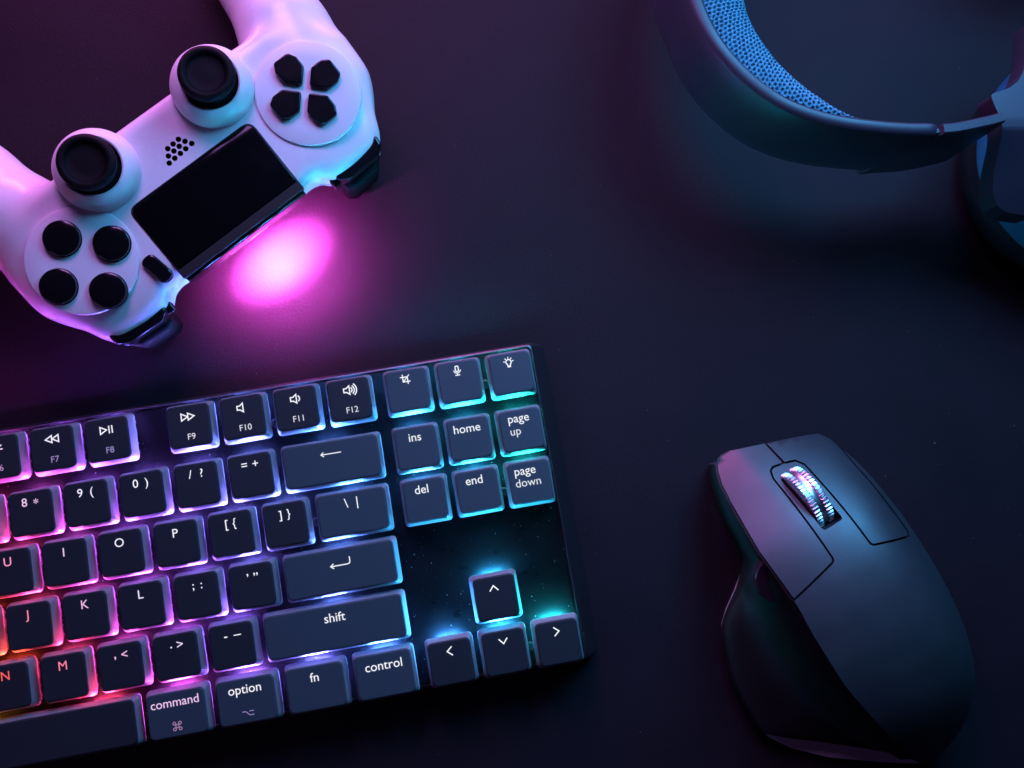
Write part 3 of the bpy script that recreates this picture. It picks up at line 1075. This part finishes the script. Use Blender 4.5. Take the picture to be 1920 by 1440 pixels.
L_OUT = ccw(L_OUT)
R_OUT = ccw(R_OUT)
L_OUT = round_poly(L_OUT, [1.2 if abs(p[0] + 4.4) < .1 or abs(p[0] + 2.9) < .1 else 0.25 for p in L_OUT], 3)
R_OUT = round_poly(R_OUT, [1.2 if abs(p[0] - 10.0) < .1 or abs(p[0] - 25.4) < .1 else 0.25 for p in R_OUT], 3)
cl = surf_patch('c', offset_poly(L_OUT, -0.75), lambda u, y: mouse_h(u, y) + 6, 7.8, M['gap'], step=3.0, edge=0, link=False)
cr = surf_patch('c', offset_poly(R_OUT, -0.75), lambda u, y: mouse_h(u, y) + 6, 7.8, M['gap'], step=3.0, edge=0, link=False)
v, f = prism_vf(SLOT, 22, 60, 0.01, 1)
cs = mesh_of('c', v, f, M['gap'], smooth=False)
shell2 = boolean_diff(shell, [cl, cr, cs], None)
shell2.set_sharp_from_angle(angle=R(42))
put('shell', shell2, ms)
surf_patch('left_button', L_OUT, mouse_h, 1.7, M['mouse'], ms, step=2.0, edge=0.0, up=0.05)
surf_patch('right_button', R_OUT, mouse_h, 1.6, M['mouse'], ms, step=2.0, edge=0.0, up=0.05)
# scroll wheel: two ridged rims with a smooth groove between
WR, WC = 11.6, (3.4, 37.6, 30.2)
wheel = []
nt = 50
for side in (-1, 1):
    rings = []
    prof = [(0.95, 0.93), (1.05, 0.985), (1.35, 1.0), (3.1, 1.0), (3.35, 0.985), (3.45, 0.9)]
    for xo, rf in prof:
        ring = []
        for i in range(nt * 4):
            a = 2 * math.pi * i / (nt * 4)
            tooth = (i % 4) in (0, 1)
            r_ = WR * rf * (1.0 if tooth else 0.962)
            ring.append((side * xo, r_ * math.cos(a), r_ * math.sin(a)))
        rings.append(ring if side > 0 else ring)
    wheel.append(ring_loft(rings))
wo = put('scroll_wheel', mesh_of('scroll_wheel', *merge_vf(wheel), M['steel'], sharp=30), ms, WC)
nh = 96
rings = [[(xo, WR * rf * math.cos(2 * math.pi * i / nh), WR * rf * math.sin(2 * math.pi * i / nh)) for i in range(nh)] for xo, rf in ((-1.1, .955), (-.6, .945), (0, .94), (.6, .945), (1.1, .955))]
put('wheel_hub', mesh_of('wheel_hub', *ring_loft(rings), M['steel'], sharp=40), wo)
# thumb wheel on the side, foot plate under the shell
lathe('thumb_wheel', [(8.6, -2.6), (9.0, -2.2), (9.0, 2.2), (8.6, 2.7), (6.0, 2.9), (0.05, 2.9)], M['band'], ms, (-18.6, 19.5, 30.0), (R(10), R(-14), 0), n=80)
foot = [(UT(y) + 0.8, y) for y in (22, 17, 13, 9, 1, -7, -14, -20, -26, -30)] + [(-46.0, -34.5), (-41, -41.8), (-30.4, -52.0), (-14, -63.8), (-4, -70.3), (3, -73.2), (6, -71.5), (9, -66), (12, -60)] + \
       [(UR(y) - 4, y) for y in (-55, -43, -27, -9, 0)]
foot = ccw(foot)
fr = [[(x, y, 0.3) for x, y in offset_poly(foot, 0.8)], [(x, y, 1.0) for x, y in foot], [(x, y, 2.2) for x, y in foot],
      [(x, y, 3.6) for x, y in offset_poly(foot, 4.6)], [(x, y, 3.6) for x, y in offset_poly(foot, 7)]]
put('foot_plate', mesh_of('foot_plate', *ring_loft(fr), M['mouse_base'], sharp=30), ms)

# ------------------------------------------------------------------ headphones
hp = thing('headphones', 'dark over-ear headphones with mesh lined headband and swivelled ear cups', 'headphones', (0, 0, 0))
half_path = [(129.0, 215), (130.4, 203), (132.6, 193.5), (136.2, 183.5), (139.8, 174.2), (145.3, 164.8), (154.4, 154.6), (165.2, 146.6), (176.2, 142.0), (187.5, 139.4), (199.8, 138.1), (211, 137.6), (220.6, 137.8)]
back_path = [(x, 430 - y) for x, y in half_path[:0:-1]]
path = catmull(half_path, 8)


def path_frames(path):
    out = []
    for i, p in enumerate(path):
        t = path[min(i + 1, len(path) - 1)] - path[max(i - 1, 0)]
        t.normalize()
        out.append((p, t, Vector((-t.y, t.x))))
    return out


def sweep(name, path, section, m, parent, end_fn=None, sharp=40, link=True, mirror=False):
    """section(i, n) -> closed list of (inward, z); end_fn(i, n, z) shifts a point along the path"""
    fr_ = path_frames(path)
    n = len(fr_)
    rings = []
    for i, (p, t, nr) in enumerate(fr_):
        ring = []
        for a, z in section(i, n):
            q = p + nr * a
            if end_fn:
                q = q + t * end_fn(i, n, z)
            y = 430 - q.y if mirror else q.y
            ring.append((q.x, y, z))
        rings.append(ring)
    v, f = ring_loft(rings)
    if mirror:
        f = [q[::-1] for q in f]
    return put(name, mesh_of(name, v, f, m, sharp=sharp), parent)


RIM = 62.0


def band_sec(i, n):
    t = i / (n - 1)
    wdt = 5.0 - 0.6 * t
    low = 25.5
    e = max(0.0, (i - (n - 4)) / 3)
    tp_ = RIM - 1.2 * e * e
    o = [(0.0, tp_ - 1.5), (-1.2, 52), (-1.0, 42), (-0.4, 32), (0.7, low + 1.2), (2.2, low), (wdt - .6, low), (wdt + .1, low + 1), (wdt, 50), (wdt, tp_ - .9), (wdt - .5, tp_ - .2), (wdt - 1.2, tp_ + .1), (1.6, tp_ - .1), (0.5, tp_ - .6)]
    return o[::-1]


def band_end(i, n, z):
    k = max(0.0, (i - (n - 12)) / 11)
    return k * (-(RIM - z) * 0.34)


sweep('headband', path, band_sec, M['band'], hp, band_end)
sweep('headband', path, band_sec, M['band'], hp, band_end, mirror=True)

# padded lining: crescent cushion with a knitted net of pits
pad_path = catmull([(133.8, 215), (135.2, 203.5), (137.4, 194.5), (140.8, 185), (144.1, 176), (149.9, 166.6), (158.4, 157.6), (168.6, 150.8), (178.8, 146.6), (187, 144.4), (194.5, 143.0)], 40)


def pad_mesh(mirror):
    fr_ = path_frames(pad_path)
    n = len(fr_)
    # even arc length resample
    L = [0.0]
    for i in range(1, n):
        L.append(L[-1] + (pad_path[i] - pad_path[i - 1]).length)
    tot = L[-1]
    ns = int(tot / 0.30)
    wmax = Smooth([(0, 19.5), (0.25, 17.5), (0.40, 16.0), (0.55, 14.2), (0.70, 11.2), (0.85, 6.6), (0.95, 2.4), (1.0, 0.25)])
    nc = 58
    rings = []
    for a in range(ns + 1):
        s_ = tot * a / ns
        i = min(n - 2, max(0, int(np.searchsorted(L, s_)) - 1))
        k = (s_ - L[i]) / max(1e-6, L[i + 1] - L[i])
        p = fr_[i][0].lerp(fr_[i + 1][0], k)
        nr = fr_[i][2].lerp(fr_[i + 1][2], k).normalized()
        wd = wmax(s_ / tot)
        ring = []
        for j in range(nc + 1):
            t = j / nc
            b = t * wd
            z = RIM - 1.8 - 3.2 * t + 1.6 * math.sin(math.pi * t) - 2.6 * max(0, (t - .8) / .2) ** 2
            # staggered pits of the net
            pu, pv = s_ / 1.5 + 0.10 * math.sin(b * 1.9 + s_ * .7), b / 1.75 + 0.12 * math.sin(s_ * 1.3)
            r_ = math.floor(pu)
            cu_, cv_ = pu - r_ - .5, (pv + .5 * (r_ % 2)) % 1.0 - .5
            d = math.sqrt((cu_ / .34) ** 2 + (cv_ / .36) ** 2)
            pit = max(0.0, 1 - d * d) if d < 1 else 0
            z -= 0.95 * min(1.0, pit * 2.2)
            z += 0.12 * math.cos(2 * math.pi * pu) * (1 if pit == 0 else 0)
            q = p + nr * b
            ring.append((q.x, 430 - q.y if mirror else q.y, z))
        q = p + nr * wd
        ring.append((q.x, 430 - q.y if mirror else q.y, 44))
        q = p
        ring.append((q.x, 430 - q.y if mirror else q.y, 44))
        rings.append(ring)
    v, f = ring_loft(rings)
    if not mirror:
        f = [q[::-1] for q in f]
    return mesh_of('lining_pad', v, f, M['mesh_fabric'], sharp=60)


put('lining_pad', pad_mesh(False), hp)
put('lining_pad', pad_mesh(True), hp)

# slider arms
ext = catmull([(223.4, 138.9), (227, 139.3), (232, 140.3), (237, 141.5), (241, 142.5), (244.5, 143.6)], 6)


def ext_sec(i, n):
    t = i / (n - 1)
    wdt = 3.6
    tp_ = RIM - 1.4
    low = 21.5
    o = [(0, tp_ - .5), (0.1, 50), (0.7, low + 1), (1.5, low), (wdt - .3, low), (wdt, low + .6), (wdt, tp_ - .5), (wdt - .5, tp_), (.5, tp_)]
    return o[::-1]


def ext_end(i, n, z):
    k = max(0.0, 1 - i / 6)
    return k * (-(RIM - z) * 0.34)


for mir in (False, True):
    sweep('slider_arm', ext, ext_sec, M['band'], hp, ext_end, mirror=mir)
    # steel pin between band and arm
    pin = catmull([(219.6, 139.6), (221.6, 139.7), (224.6, 140.4)], 3)
    sweep('slider_rail', pin, lambda i, n: [(1.6, 44), (1.6, RIM - 3.4), (0.2, RIM - 3.2), (0.2, 44)], M['band'], hp, lambda i, n, z: -(RIM - z) * 0.30, mirror=mir)
    sgn = -1 if mir else 1
    yy = lambda y: 430 - y if mir else y

    # ear cup lying flat, cushion down
    cx, cy = 302.0, yy(145.5)
    lathe('ear_cushion', [(18, 0.4), (34, 0.2), (41, 2.5), (44.2, 8), (44.4, 14), (43.5, 19), (30, 21), (18, 20)], M['cup_dark'], hp, (cx, cy, 0), n=96)
    lathe('ear_cup', [(40, 20), (44.5, 20.5), (45.8, 24), (45.8, 30), (45.0, 35.5), (43.0, 39.0), (40.5, 40.2), (37, 40.2)], M['cup_blue_lit'], hp, (cx, cy, 0), n=128)
    lathe('cup_cover', [(39.8, 36), (39.6, 40.4), (38.6, 41.2), (20, 42.4), (0.05, 42.8)], M['cup_dark'], hp, (cx, cy, 0), n=96)
    yo = [(243.3, 156.2), (247.2, 157.3), (251, 158.9), (254, 161.2), (256.4, 164.6), (258.6, 169.5), (260.4, 175), (264, 188), (300, 190), (300, 116), (263, 118.0), (256, 118.8), (251.6, 121.0), (248.9, 125), (247.6, 131), (247.2, 140), (246.0, 147), (244.6, 151)]
    yo = ccw([(x, yy(y)) for x, y in yo])

    def yoke_h(x, y, m_=mir):
        y = 430 - y if m_ else y
        if y > 147:
            return 55.5 - 0.0035 * (y - 147) ** 2 - 0.06 * (y - 147)
        return 55.5 - 0.10 * max(0, 147 - y) - 0.55 * max(0, 143.5 - y)
    surf_patch('yoke', round_poly(round_poly(yo, 2.5, 3), 0.5, 2), yoke_h, 9.0, M['band'], hp, step=0.9, edge=0.0)
